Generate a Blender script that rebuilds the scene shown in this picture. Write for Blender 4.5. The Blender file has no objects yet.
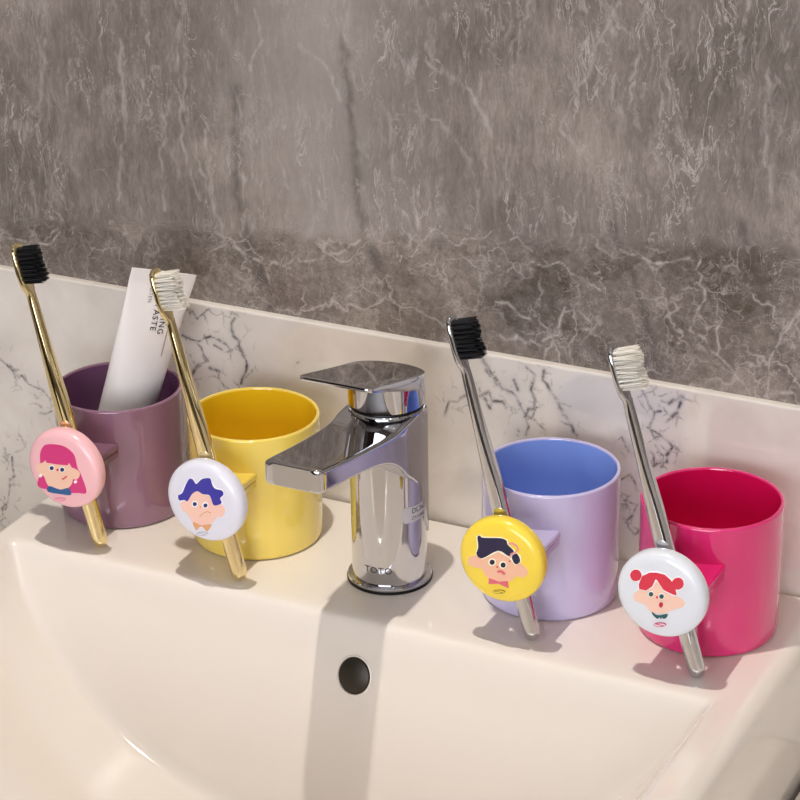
import bpy, bmesh, math, random
import numpy as np
from mathutils import Vector, Matrix
from mathutils.geometry import tessellate_polygon
random.seed(7); rng=np.random.default_rng(5)
SC=bpy.context.scene; COL=SC.collection
KEY=6.1; WIN=7.0; EXPO=0.0
TA=(-.327,.0425,.0055); TT=(-.2875,.060,.1446)
# outlines in millimetres on each badge; vein lines in metres on the wall
ART={0: [('hair_pink',0,[(-14.4,1.9),(-14.1,7.1),(-12.6,11.2),(-9.6,14.3),(-3.5,15.7),(2.0,15.7),(6.4,14.0),(9.3,10.8),(10.6,3.8),(12.2,1.2),(15.4,-10.1),(9.7,-11.8),(4.2,-12.8),(-5.1,-13.0),(-10.7,-13.7),(-15.3,-13.8),(-17.5,-12.1),(-16.1,-7.5),(-15.0,-5.1)],1),('skin',1,[(-12.5,2.7),(-10.0,4.4),(4.8,5.7),(6.5,3.9),(9.1,3.1),(11.9,1.6),(11.3,-1.5),(9.0,-3.7),(7.2,-3.6),(6.0,-6.9),(3.0,-10.1),(-2.2,-12.2),(-7.8,-12.3),(-10.8,-10.3),(-12.3,-6.3),(-14.5,-5.0),(-17.2,-3.8),(-17.4,-0.9),(-15.4,1.2)],1),('hair_pink',2,[(-14.1,2.1),(-14.1,7.1),(-12.6,11.2),(-9.6,14.3),(-3.5,15.7),(2.0,15.7),(6.4,14.0),(9.3,10.8),(10.1,3.7),(7.0,3.4),(5.3,6.2),(4.2,4.3),(-3.2,3.4),(-10.1,3.1),(-10.6,5.9),(-11.8,3.2)],0),('collar_blue',2,[(-9.5,-11.3),(-2.2,-12.0),(3.5,-10.0),(4.8,-14.0),(-3.4,-15.0),(-10.8,-15.0)],0),('white',2,[(-4.8,0.9),(-5.0,0.0),(-5.6,-0.7),(-6.5,-1.2),(-7.3,-1.4),(-8.1,-1.2),(-8.6,-0.7),(-8.7,0.1),(-8.5,0.9),(-7.9,1.7),(-7.0,2.2),(-6.2,2.3),(-5.4,2.1),(-4.9,1.6)],0),('white',2,[(2.2,1.3),(2.0,0.5),(1.4,-0.2),(0.6,-0.8),(-0.3,-0.9),(-1.1,-0.7),(-1.6,-0.2),(-1.7,0.5),(-1.4,1.4),(-0.8,2.1),(0.0,2.6),(0.9,2.8),(1.6,2.6),(2.1,2.1)],0),('navy',3,[(-5.3,0.7),(-5.4,0.1),(-5.9,-0.4),(-6.5,-0.8),(-7.1,-0.9),(-7.6,-0.8),(-8.0,-0.4),(-8.1,0.1),(-7.9,0.7),(-7.5,1.3),(-6.9,1.6),(-6.2,1.7),(-5.7,1.6),(-5.3,1.2)],0),('navy',3,[(1.8,1.1),(1.6,0.6),(1.1,0.0),(0.6,-0.3),(-0.1,-0.5),(-0.6,-0.3),(-1.0,0.1),(-1.0,0.6),(-0.9,1.2),(-0.4,1.7),(0.2,2.1),(0.8,2.2),(1.3,2.1),(1.7,1.7)],0),('hair_red',2,[(-2.1,0.3),(-2.2,0.0),(-2.4,-0.3),(-2.7,-0.5),(-3.0,-0.6),(-3.3,-0.5),(-3.5,-0.3),(-3.6,0.0),(-3.5,0.3),(-3.2,0.6),(-2.9,0.8),(-2.6,0.9),(-2.3,0.8),(-2.1,0.6)],0),('hair_red',2,[(0.1,-5.4),(1.6,-4.5),(3.2,-2.9),(2.7,-2.5),(1.2,-3.9),(-0.2,-4.7)],0),('white',2,[(-13.8,-5.7),(-13.9,-6.2),(-14.2,-6.6),(-14.6,-6.8),(-15.1,-6.9),(-15.5,-6.8),(-15.8,-6.5),(-15.8,-6.1),(-15.7,-5.7),(-15.4,-5.3),(-14.9,-5.0),(-14.5,-5.0),(-14.1,-5.1),(-13.8,-5.3)],0),('white',2,[(9.8,-4.8),(9.6,-5.2),(9.3,-5.6),(8.9,-5.8),(8.4,-5.9),(8.0,-5.8),(7.8,-5.6),(7.7,-5.2),(7.9,-4.7),(8.2,-4.3),(8.6,-4.1),(9.0,-4.0),(9.4,-4.1),(9.7,-4.4)],0),('logo',1,[(1.0,-17.5),(0.8,-17.9),(0.2,-18.4),(-0.7,-18.8),(-1.8,-19.2),(-3.0,-19.5),(-4.2,-19.7),(-5.3,-19.7),(-6.2,-19.7),(-6.7,-19.5),(-6.9,-19.2),(-6.7,-18.8),(-6.1,-18.3),(-5.2,-17.9),(-4.1,-17.5),(-2.8,-17.2),(-1.6,-17.0),(-0.5,-16.9),(0.3,-17.0),(0.9,-17.2)],0),('badge',2,[(0.5,-17.6),(0.4,-17.9),(-0.2,-18.2),(-0.9,-18.5),(-1.9,-18.8),(-3.0,-19.0),(-4.1,-19.2),(-5.0,-19.3),(-5.8,-19.3),(-6.3,-19.2),(-6.4,-19.1),(-6.2,-18.8),(-5.7,-18.5),(-4.9,-18.2),(-3.9,-17.9),(-2.9,-17.6),(-1.8,-17.5),(-0.8,-17.4),(-0.1,-17.4),(0.4,-17.4)],0),('logo',3,[(-5.5,-19.0),(-4.4,-18.6),(-3.3,-18.7),(-1.9,-18.4),(-0.5,-18.4),(-0.3,-17.9),(-1.7,-17.8),(-3.1,-18.1),(-4.4,-18.0),(-5.6,-18.5)],0)],1: [('white',0,[(-16.0,1.1),(-13.0,4.4),(-10.5,9.9),(-6.4,14.3),(-4.4,13.6),(-3.5,11.9),(0.0,15.5),(5.9,17.1),(7.5,13.3),(9.0,11.5),(13.4,11.1),(14.0,7.9),(12.0,5.5),(12.6,2.4),(6.7,-0.3),(-14.7,-1.8)],0),('skin',1,[(-8.9,0.5),(-6.1,4.9),(-2.9,6.7),(0.5,6.2),(4.8,5.4),(7.2,1.3),(10.7,2.5),(13.6,0.2),(13.7,-2.7),(11.6,-5.7),(8.9,-6.2),(7.5,-8.2),(4.8,-10.9),(-1.0,-13.5),(-6.2,-13.2),(-8.3,-11.1),(-10.3,-8.3),(-12.8,-7.0),(-14.2,-3.9),(-12.5,-1.1)],1),('hair_blue',2,[(-15.4,1.7),(-12.6,3.9),(-10.1,9.4),(-7.8,13.1),(-6.0,13.8),(-4.7,12.6),(-3.3,11.2),(0.1,14.7),(3.2,16.0),(5.8,16.1),(6.7,12.9),(8.5,10.7),(12.8,10.4),(13.4,8.0),(11.3,5.5),(12.0,2.7),(7.1,0.5),(4.8,5.8),(0.5,5.8),(-2.9,6.9),(-6.5,4.3),(-9.4,-0.4),(-11.6,-0.2),(-14.7,-1.1)],1),('white',2,[(-3.0,-0.8),(-3.2,-1.7),(-3.8,-2.5),(-4.7,-3.0),(-5.6,-3.2),(-6.4,-3.0),(-6.9,-2.4),(-7.0,-1.6),(-6.8,-0.7),(-6.2,0.1),(-5.3,0.6),(-4.4,0.8),(-3.7,0.6),(-3.1,0.0)],0),('white',2,[(3.7,-0.2),(3.5,-1.1),(2.9,-1.9),(2.1,-2.4),(1.2,-2.6),(0.4,-2.4),(-0.2,-1.9),(-0.3,-1.1),(-0.1,-0.2),(0.5,0.6),(1.4,1.2),(2.3,1.3),(3.0,1.1),(3.6,0.6)],0),('navy',3,[(-3.6,-1.0),(-3.8,-1.6),(-4.2,-2.1),(-4.7,-2.4),(-5.3,-2.6),(-5.8,-2.4),(-6.1,-2.1),(-6.2,-1.5),(-6.1,-1.0),(-5.7,-0.4),(-5.1,-0.1),(-4.6,0.0),(-4.0,-0.1),(-3.7,-0.5)],0),('navy',3,[(3.2,-0.4),(3.0,-1.0),(2.6,-1.5),(2.1,-1.9),(1.5,-2.0),(1.0,-1.8),(0.7,-1.5),(0.6,-1.0),(0.7,-0.4),(1.1,0.1),(1.7,0.5),(2.2,0.6),(2.8,0.5),(3.1,0.1)],0),('tan',2,[(-0.9,-2.2),(-1.0,-2.4),(-1.1,-2.6),(-1.3,-2.8),(-1.6,-2.8),(-1.8,-2.8),(-1.9,-2.6),(-1.9,-2.4),(-1.9,-2.2),(-1.7,-2.0),(-1.5,-1.8),(-1.3,-1.8),(-1.1,-1.8),(-0.9,-2.0)],0),('tan',2,[(-1.8,-8.3),(-0.5,-6.7),(1.3,-5.3),(3.0,-4.5),(4.9,-4.8),(5.1,-4.3),(3.0,-4.0),(1.1,-4.9),(-0.8,-6.4),(-2.2,-8.0)],0),('tan',2,[(-6.6,-12.6),(-1.0,-13.6),(4.9,-11.5),(2.3,-16.3),(0.9,-15.5),(-1.0,-14.0),(-2.8,-15.0),(-4.4,-17.0),(-5.5,-16.4)],0),('logo',1,[(2.4,-17.9),(2.2,-18.2),(1.7,-18.7),(0.8,-19.1),(-0.2,-19.5),(-1.3,-19.8),(-2.5,-20.0),(-3.5,-20.0),(-4.3,-20.0),(-4.8,-19.8),(-5.0,-19.4),(-4.8,-19.1),(-4.2,-18.6),(-3.4,-18.2),(-2.4,-17.8),(-1.2,-17.5),(-0.1,-17.4),(0.9,-17.3),(1.8,-17.4),(2.3,-17.6)],0),('badge',2,[(2.0,-18.0),(1.8,-18.2),(1.3,-18.5),(0.6,-18.8),(-0.3,-19.1),(-1.3,-19.3),(-2.3,-19.5),(-3.2,-19.6),(-3.9,-19.6),(-4.4,-19.5),(-4.5,-19.4),(-4.4,-19.1),(-3.9,-18.8),(-3.2,-18.5),(-2.3,-18.2),(-1.2,-18.0),(-0.2,-17.8),(0.7,-17.7),(1.4,-17.7),(1.8,-17.8)],0),('logo',3,[(-3.7,-19.2),(-2.2,-18.8),(-0.9,-18.9),(0.9,-18.7),(1.0,-18.2),(-0.8,-18.4),(-2.1,-18.3),(-3.6,-18.7)],0)],2: [('skin',1,[(-10.4,0.8),(-5.7,3.8),(-0.6,7.0),(6.0,5.2),(9.1,2.7),(12.9,1.9),(15.9,-0.6),(15.5,-3.9),(12.6,-5.7),(9.9,-5.4),(8.4,-7.5),(5.2,-9.8),(-0.2,-11.2),(-4.9,-10.9),(-8.0,-8.8),(-10.4,-5.6),(-13.5,-5.8),(-17.1,-5.1),(-17.9,-2.4),(-16.3,0.3),(-13.5,1.3)],1),('white',2,[(-13.0,12.7),(-10.8,14.1),(-9.2,13.2),(0.7,15.1),(4.5,14.4),(5.3,12.1),(9.1,8.5),(12.0,6.9),(12.5,3.4),(9.1,0.5),(5.6,4.3),(-0.6,6.3),(-9.8,-0.1),(-13.5,2.0),(-12.6,6.4)],0),('hair_navy',3,[(-12.3,12.4),(-10.8,13.5),(-9.2,12.7),(0.5,14.5),(4.0,13.9),(4.8,11.7),(8.3,8.5),(5.6,5.1),(-0.6,7.0),(-9.6,0.6),(-12.9,2.4),(-11.9,6.5)],0),('hair_navy',3,[(8.1,6.7),(10.2,7.5),(11.9,3.7),(9.1,1.3),(7.1,4.7)],0),('pink',4,[(5.3,11.9),(7.4,12.4),(9.3,11.7),(10.1,10.2),(8.8,8.4),(6.5,7.1),(5.7,4.5),(6.6,4.4),(7.2,6.5),(9.3,7.7),(11.1,10.2),(10.0,12.6),(7.6,13.5),(5.3,12.9)],0),('white',2,[(-1.8,0.1),(-2.0,-0.9),(-2.6,-1.8),(-3.5,-2.4),(-4.5,-2.7),(-5.3,-2.4),(-5.9,-1.8),(-6.2,-0.8),(-5.9,0.2),(-5.3,1.1),(-4.5,1.7),(-3.5,1.9),(-2.6,1.7),(-2.0,1.1)],0),('white',2,[(4.4,-0.1),(4.1,-1.1),(3.5,-2.1),(2.7,-2.7),(1.7,-2.9),(0.8,-2.7),(0.2,-2.0),(0.0,-1.1),(0.2,-0.1),(0.8,0.9),(1.7,1.5),(2.7,1.7),(3.5,1.5),(4.1,0.8)],0),('navy',3,[(-2.4,0.0),(-2.6,-0.7),(-3.0,-1.3),(-3.6,-1.8),(-4.2,-1.9),(-4.8,-1.7),(-5.2,-1.3),(-5.4,-0.7),(-5.2,0.0),(-4.8,0.7),(-4.2,1.1),(-3.6,1.2),(-3.0,1.1),(-2.6,0.6)],0),('navy',3,[(3.8,-0.2),(3.7,-0.9),(3.3,-1.6),(2.7,-2.0),(2.0,-2.1),(1.4,-2.0),(1.0,-1.5),(0.9,-0.9),(1.0,-0.2),(1.4,0.4),(2.0,0.8),(2.7,1.0),(3.3,0.8),(3.7,0.4)],0),('hair_red',2,[(-0.5,-2.4),(-0.5,-2.6),(-0.7,-2.9),(-0.9,-3.0),(-1.1,-3.1),(-1.3,-3.0),(-1.5,-2.9),(-1.6,-2.6),(-1.5,-2.4),(-1.3,-2.1),(-1.1,-2.0),(-0.9,-1.9),(-0.7,-2.0),(-0.5,-2.2)],0),('hair_red',2,[(6.4,2.5),(6.4,2.3),(6.3,2.1),(6.1,2.0),(5.9,1.9),(5.7,2.0),(5.6,2.1),(5.5,2.3),(5.6,2.5),(5.7,2.7),(5.9,2.8),(6.1,2.9),(6.3,2.8),(6.4,2.7)],0),('lip',2,[(-0.6,-5.9),(0.2,-5.3),(1.3,-5.3),(3.0,-6.4),(3.7,-5.3),(1.9,-4.1),(0.1,-4.1),(-1.1,-4.9)],0),('lip',2,[(-5.7,-10.0),(-0.2,-11.0),(4.9,-9.5),(5.3,-13.4),(-0.2,-12.0),(-5.9,-13.5)],0),('logo',1,[(3.5,-16.0),(3.3,-16.4),(2.8,-16.8),(2.0,-17.3),(1.0,-17.7),(0.0,-18.0),(-1.1,-18.2),(-2.1,-18.2),(-2.9,-18.1),(-3.4,-17.9),(-3.6,-17.6),(-3.4,-17.2),(-2.9,-16.8),(-2.1,-16.4),(-1.1,-16.0),(0.0,-15.7),(1.0,-15.5),(2.0,-15.4),(2.8,-15.5),(3.3,-15.7)],0),('badge',2,[(3.0,-16.1),(2.9,-16.4),(2.4,-16.7),(1.8,-17.0),(0.9,-17.3),(0.0,-17.6),(-1.0,-17.7),(-1.8,-17.8),(-2.5,-17.8),(-3.0,-17.7),(-3.1,-17.5),(-3.0,-17.3),(-2.5,-17.0),(-1.8,-16.6),(-1.0,-16.3),(0.0,-16.1),(0.9,-15.9),(1.7,-15.8),(2.4,-15.8),(2.9,-15.9)],0),('logo',3,[(-2.2,-17.2),(-0.6,-17.0),(0.5,-16.9),(2.1,-17.0),(2.2,-16.5),(0.6,-16.4),(-0.6,-16.5),(-2.1,-16.7)],0)],3: [('skin',1,[(-9.0,3.0),(-2.1,9.2),(5.6,6.3),(8.7,3.1),(12.4,1.6),(13.5,-0.5),(12.2,-3.1),(8.9,-4.7),(6.1,-6.5),(3.9,-8.2),(-0.8,-9.7),(-4.9,-9.1),(-7.2,-6.4),(-10.6,-5.6),(-13.2,-4.7),(-13.8,-2.4),(-12.6,0.2)],1),('white',2,[(-9.3,10.4),(-9.6,8.7),(-10.5,7.1),(-11.9,6.1),(-13.5,5.8),(-15.0,6.2),(-16.0,7.2),(-16.4,8.8),(-16.0,10.5),(-15.1,12.0),(-13.7,13.0),(-12.1,13.4),(-10.7,13.0),(-9.7,11.9)],0),('white',2,[(13.1,10.7),(12.8,9.0),(11.9,7.4),(10.5,6.3),(8.9,6.0),(7.4,6.4),(6.3,7.5),(5.9,9.1),(6.2,10.9),(7.2,12.4),(8.6,13.5),(10.2,13.9),(11.7,13.4),(12.7,12.3)],0),('white',2,[(-11.5,2.0),(-11.7,4.7),(-10.0,10.3),(-5.7,13.3),(-1.8,14.1),(2.8,14.0),(5.9,11.8),(8.6,8.9),(9.6,2.7),(6.9,2.5),(2.1,4.1),(-1.8,8.9),(-3.7,4.8),(-7.3,1.7)],0),('hair_red',3,[(-9.7,10.3),(-9.9,9.2),(-10.3,8.2),(-10.9,7.3),(-11.8,6.7),(-12.7,6.3),(-13.7,6.2),(-14.6,6.5),(-15.3,7.1),(-15.7,7.9),(-15.9,8.9),(-15.8,9.9),(-15.4,10.9),(-14.7,11.8),(-13.9,12.5),(-12.9,12.8),(-12.0,12.9),(-11.1,12.6),(-10.4,12.0),(-9.9,11.2)],0),('hair_red',3,[(12.7,10.6),(12.6,9.5),(12.2,8.5),(11.5,7.6),(10.6,6.9),(9.7,6.5),(8.7,6.5),(7.8,6.7),(7.0,7.3),(6.5,8.2),(6.4,9.2),(6.5,10.3),(6.9,11.3),(7.6,12.2),(8.5,12.9),(9.4,13.3),(10.4,13.4),(11.3,13.1),(12.0,12.5),(12.5,11.6)],0),('hair_red',3,[(-10.8,2.2),(-11.1,4.9),(-9.5,9.9),(-5.5,12.8),(-1.9,13.6),(2.5,13.4),(5.5,11.3),(8.1,8.4),(9.2,3.2),(7.2,3.2),(2.0,4.7),(-1.4,9.4),(-2.2,9.8),(-3.9,5.3),(-7.1,2.2)],0),('white',2,[(-2.9,1.2),(-3.1,0.5),(-3.5,-0.2),(-4.1,-0.6),(-4.8,-0.8),(-5.4,-0.6),(-5.8,-0.1),(-6.0,0.5),(-5.9,1.3),(-5.5,1.9),(-4.9,2.4),(-4.2,2.6),(-3.5,2.4),(-3.1,1.9)],0),('white',2,[(2.7,1.3),(2.6,0.5),(2.2,-0.1),(1.6,-0.6),(0.9,-0.8),(0.3,-0.6),(-0.2,-0.1),(-0.3,0.6),(-0.2,1.3),(0.2,2.0),(0.8,2.4),(1.5,2.6),(2.1,2.4),(2.6,1.9)],0),('green',3,[(-3.1,1.1),(-3.3,0.5),(-3.6,0.0),(-4.1,-0.4),(-4.6,-0.5),(-5.1,-0.4),(-5.5,0.0),(-5.6,0.5),(-5.5,1.1),(-5.2,1.7),(-4.7,2.0),(-4.2,2.2),(-3.6,2.0),(-3.3,1.6)],0),('green',3,[(2.5,1.1),(2.4,0.5),(2.1,0.0),(1.6,-0.4),(1.0,-0.5),(0.5,-0.4),(0.2,0.0),(0.0,0.6),(0.1,1.2),(0.5,1.7),(1.0,2.1),(1.5,2.2),(2.0,2.1),(2.4,1.7)],0),('hair_red',2,[(-0.5,-0.1),(-0.6,-0.4),(-0.7,-0.6),(-1.0,-0.8),(-1.2,-0.9),(-1.5,-0.8),(-1.6,-0.6),(-1.7,-0.4),(-1.7,-0.1),(-1.5,0.2),(-1.3,0.3),(-1.0,0.4),(-0.8,0.3),(-0.6,0.2)],0),('red',2,[(2.1,-3.8),(2.0,-4.5),(1.7,-5.1),(1.3,-5.5),(0.9,-5.6),(0.5,-5.4),(0.2,-4.9),(0.0,-4.3),(0.1,-3.6),(0.4,-3.0),(0.8,-2.7),(1.2,-2.6),(1.7,-2.8),(2.0,-3.2)],0),('green',2,[(-3.6,-9.2),(-0.8,-10.5),(4.5,-8.5),(4.2,-10.7),(2.5,-11.5),(1.8,-10.9),(1.4,-12.1),(0.5,-11.2),(-0.2,-12.3),(-1.5,-11.8),(-2.8,-10.9)],0),('logo',1,[(4.2,-14.7),(4.0,-15.1),(3.6,-15.5),(2.8,-16.0),(1.9,-16.4),(0.8,-16.7),(-0.2,-16.9),(-1.1,-16.9),(-1.9,-16.8),(-2.4,-16.6),(-2.6,-16.3),(-2.4,-15.9),(-1.9,-15.4),(-1.2,-15.0),(-0.3,-14.6),(0.8,-14.3),(1.8,-14.1),(2.8,-14.1),(3.5,-14.2),(4.0,-14.4)],0),('badge',2,[(3.8,-14.8),(3.7,-15.1),(3.3,-15.4),(2.6,-15.7),(1.8,-16.0),(0.8,-16.3),(-0.1,-16.5),(-0.9,-16.5),(-1.6,-16.5),(-2.0,-16.4),(-2.2,-16.2),(-2.1,-15.9),(-1.6,-15.6),(-1.0,-15.3),(-0.1,-15.0),(0.8,-14.7),(1.7,-14.5),(2.6,-14.4),(3.2,-14.5),(3.7,-14.6)],0),('logo',3,[(-1.4,-15.7),(0.0,-15.7),(1.5,-15.7),(3.0,-15.8),(3.1,-15.2),(1.6,-15.1),(0.1,-15.1),(-1.4,-15.2)],0)]}
WHITE_VEINS=[[(-0.3009,0.104),(-0.2929,0.099),(-0.2829,0.107)],[(-0.304,0.0868),(-0.2985,0.0852),(-0.288,0.0876),(-0.2784,0.088),(-0.2699,0.0818)],[(-0.2945,0.0833),(-0.2868,0.073)],[(-0.2644,0.084),(-0.26,0.0752),(-0.2647,0.0621)],[(-0.2668,0.104),(-0.2692,0.0959),(-0.2618,0.0806)],[(-0.3,0.0596),(-0.2932,0.07),(-0.2882,0.0721)],[(-0.2856,0.0687),(-0.2795,0.0672),(-0.2765,0.0586)],[(-0.2821,0.0842),(-0.2767,0.0819)],[(-0.4385,0.0477),(-0.4294,0.0411),(-0.4252,0.0378),(-0.4065,0.0303)],[(-0.4115,0.0157),(-0.407,0.0159),(-0.4023,0.0188)],[(-0.4359,-0.0196),(-0.436,-0.0287),(-0.4391,-0.0364),(-0.4398,-0.0437),(-0.4471,-0.0631)],[(-0.4308,-0.006),(-0.4301,-0.0065)],[(-0.1075,0.1058),(-0.1014,0.0971),(-0.0983,0.0922)],[(-0.1088,0.0829),(-0.1032,0.0864),(-0.1014,0.0812),(-0.0928,0.0791)],[(-0.1308,0.067),(-0.1282,0.0762),(-0.1169,0.082),(-0.1088,0.0829)],[(-0.0995,0.0962),(-0.0891,0.089),(-0.0842,0.0819),(-0.0787,0.0756),(-0.0689,0.0694)],[(-0.0698,0.1058),(-0.0649,0.0916),(-0.0569,0.0809),(-0.0514,0.0715)],[(-0.0804,0.0641),(-0.0805,0.0734),(-0.072,0.0829)],[(-0.0807,0.1057),(-0.0752,0.1018),(-0.0776,0.0923),(-0.0751,0.0866),(-0.0811,0.0751)],[(-0.0879,0.0965),(-0.0855,0.0908)],[(-0.0853,0.0663),(-0.0847,0.0658)],[(-0.1057,0.0816),(-0.1026,0.0766)],[(-0.0131,0.1058),(-0.0095,0.1005),(-0.0046,0.0925),(-0.0006,0.0938)],[(-0.0002,0.0999),(0.0112,0.1043),(0.0058,0.0915),(0.0025,0.0878)],[(-0.0084,0.0828),(-0.0007,0.0794),(0.0064,0.0736),(0.0038,0.064),(-0.0037,0.0601),(-0.0056,0.0682)],[(-0.0269,0.0701),(-0.0228,0.074),(-0.0197,0.0667)],[(-0.0234,0.0475),(-0.0176,0.0518),(-0.0132,0.0434)],[(-0.0207,0.0357),(-0.013,0.0342),(-0.0187,0.0237),(-0.0137,0.0153),(-0.0108,0.0191)],[(-0.0034,0.0729),(0.0008,0.0676)],[(-0.306,0.0175),(-0.3051,0.0075),(-0.3078,-0.0018)],[(-0.2262,0.0824),(-0.2248,0.0833)],[(-0.004,0.0926),(-0.0067,0.0843),(-0.003,0.076)]]
GREY_CRACKS=[[(0.027,0.1614),(0.0283,0.13),(0.037,0.1228),(0.0476,0.1102)],[(0.0726,0.1632),(0.0661,0.1509),(0.0572,0.1311),(0.057,0.1136)],[(0.056,0.1111),(0.075,0.1181)],[(0.0137,0.1099),(0.0263,0.1092)],[(-0.1018,0.1392),(-0.0897,0.1364),(-0.0806,0.1326)],[(-0.0599,0.1431),(-0.0656,0.1274),(-0.072,0.1101)],[(-0.0598,0.1402),(-0.051,0.1417),(-0.0438,0.1352),(-0.0537,0.1264)],[(-0.1604,0.1538),(-0.1415,0.1746),(-0.1262,0.1692),(-0.0989,0.1821)],[(-0.111,0.1656),(-0.0988,0.1587),(-0.0632,0.1689),(-0.0395,0.1564)],[(0.0106,0.1984),(0.0168,0.1813),(0.0204,0.1603),(0.0126,0.1418),(0.0283,0.13)],[(-0.0285,0.1812),(-0.0112,0.177),(0.0111,0.1827)],[(-0.0929,0.1772),(-0.075,0.1712),(-0.063,0.1585)],[(-0.0626,0.1291),(-0.0745,0.1181),(-0.0988,0.1199)],[(-0.4191,0.1313),(-0.4013,0.1275),(-0.3895,0.1376)],[(-0.2806,0.1538),(-0.2643,0.1452),(-0.2499,0.1399),(-0.2314,0.1391)],[(-0.2499,0.1399),(-0.2247,0.1439),(-0.1952,0.1557),(-0.1855,0.1632)],[(-0.2638,0.1564),(-0.2499,0.1399),(-0.2451,0.1264)]]
GREY_STREAKS=[[(-0.2949,0.2903),(-0.2996,0.2549),(-0.3004,0.2193),(-0.2956,0.1867),(-0.2897,0.1722)],[(-0.2995,0.2898),(-0.294,0.2614),(-0.2974,0.2256)],[(-0.2937,0.2201),(-0.2887,0.1907),(-0.2799,0.1675)],[(-0.3899,0.2566),(-0.3998,0.2005),(-0.4179,0.1443)],[(-0.3734,0.2465),(-0.3851,0.19),(-0.3987,0.1567)],[(-0.263,0.2417),(-0.2605,0.2243)],[(-0.2479,0.2895),(-0.2441,0.2728),(-0.2526,0.2546)],[(-0.1913,0.301),(-0.1913,0.2787)],[(-0.2201,0.2726),(-0.2048,0.263),(-0.196,0.244)],[(-0.0317,0.3175),(-0.0423,0.2952),(-0.0476,0.2785),(-0.0587,0.2636)],[(-0.082,0.3123),(-0.0876,0.2956),(-0.0933,0.2841)],[(-0.0179,0.3163),(-0.02,0.2924),(-0.0251,0.2758)],[(0.0498,0.2951),(0.0489,0.2582),(0.0534,0.2211)],[(-0.1434,0.2729),(-0.1167,0.2594),(-0.099,0.2279)],[(-0.1528,0.2437),(-0.1347,0.2403),(-0.1168,0.2199),(-0.1109,0.1861)],[(-0.0558,0.264),(-0.0641,0.2437),(-0.0525,0.2341)],[(-0.3379,0.2624),(-0.338,0.2145),(-0.3464,0.1642)],[(-0.3141,0.1626),(-0.3151,0.1993),(-0.3047,0.2366)],[(-0.284,0.2154),(-0.2816,0.1734),(-0.2741,0.1499)]]
GREY_BANDS=[[(-0.1932,0.2785),(-0.1897,0.2448),(-0.1867,0.1928),(-0.1823,0.1637),(-0.1701,0.1415),(-0.161,0.1216)],[(-0.2623,0.2418),(-0.2645,0.1819),(-0.2576,0.1462),(-0.2423,0.1144)],[(-0.0334,0.1947),(-0.0163,0.1544),(-0.0025,0.1129)],[(0.039,0.2053),(0.0534,0.1657),(0.0726,0.1118)],[(-0.111,0.1449),(-0.0866,0.125)]]

# ---------------------------------------------------------------- materials
def srgb(h):
    if isinstance(h,str): h=[int(h[i:i+2],16)/255 for i in (0,2,4)]
    return tuple((c/12.92 if c<=.04045 else ((c+.055)/1.055)**2.4) for c in h)+(1,)
def mat(name,col,rough=.4,metal=0,ior=1.5,coat=0,emit=None,es=0,sss=0,spec=None):
    m=bpy.data.materials.new(name); m.use_nodes=True; b=m.node_tree.nodes['Principled BSDF']
    b.inputs['Base Color'].default_value=srgb(col) if isinstance(col,str) else col
    b.inputs['Roughness'].default_value=rough; b.inputs['Metallic'].default_value=metal; b.inputs['IOR'].default_value=ior
    b.inputs['Coat Weight'].default_value=coat; b.inputs['Coat Roughness'].default_value=.04
    if sss: b.inputs['Subsurface Weight'].default_value=sss; b.inputs['Subsurface Radius'].default_value=(.004,.003,.002); b.inputs['Subsurface Scale'].default_value=.5
    if emit: b.inputs['Emission Color'].default_value=srgb(emit); b.inputs['Emission Strength'].default_value=es
    return m
class NT:
    def __init__(s,m): s.t=m.node_tree; s.b=s.t.nodes['Principled BSDF']
    def n(s,typ,**k):
        o=s.t.nodes.new(typ)
        for a,v in k.items():
            if a=='inp':
                for i,x in v.items():
                    if isinstance(x,bpy.types.NodeSocket): s.t.links.new(x,o.inputs[i])
                    else: o.inputs[i].default_value=x
            else: setattr(o,a,v)
        return o
    def math(s,op,a,b=0,clamp=False):
        return s.n('ShaderNodeMath',operation=op,use_clamp=clamp,inp={0:a,1:b}).outputs[0]
    def ramp(s,f,stops):
        r=s.n('ShaderNodeValToRGB',inp={0:f}); e=r.color_ramp.elements
        while len(e)<len(stops): e.new(.5)
        for q,(p,c) in zip(e,stops): q.position=p; q.color=(srgb(c) if isinstance(c,str) else (c,c,c,1))
        return r.outputs[0]
    def mix(s,f,a,b):
        m=s.n('ShaderNodeMix',data_type='RGBA',inp={0:f}); 
        for i,x in ((6,a),(7,b)):
            if isinstance(x,bpy.types.NodeSocket): s.t.links.new(x,m.inputs[i])
            else: m.inputs[i].default_value=srgb(x) if isinstance(x,str) else x
        return m.outputs[2]
    def link(s,a,name): s.t.links.new(a,s.b.inputs[name])
    def noise(s,v,scale,detail=4,rough=.55,dist=0,out=0):
        return s.n('ShaderNodeTexNoise',inp={'Vector':v,'Scale':scale,'Detail':detail,'Roughness':rough,'Distortion':dist}).outputs[out]
def mapping(nt,scale=(1,1,1),rot=(0,0,0),loc=(0,0,0)):
    g=nt.n('ShaderNodeNewGeometry').outputs['Position']
    return nt.n('ShaderNodeMapping',inp={'Vector':g,'Scale':scale,'Rotation':rot,'Location':loc}).outputs[0]
def warp(nt,v,scale,amt):
    c=nt.noise(v,scale,3,out=1)
    d=nt.n('ShaderNodeVectorMath',operation='SUBTRACT',inp={0:c,1:(.5,.5,.5)}).outputs[0]
    d=nt.n('ShaderNodeVectorMath',operation='SCALE',inp={0:d,'Scale':amt}).outputs[0]
    return nt.n('ShaderNodeVectorMath',operation='ADD',inp={0:v,1:d}).outputs[0]

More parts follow.
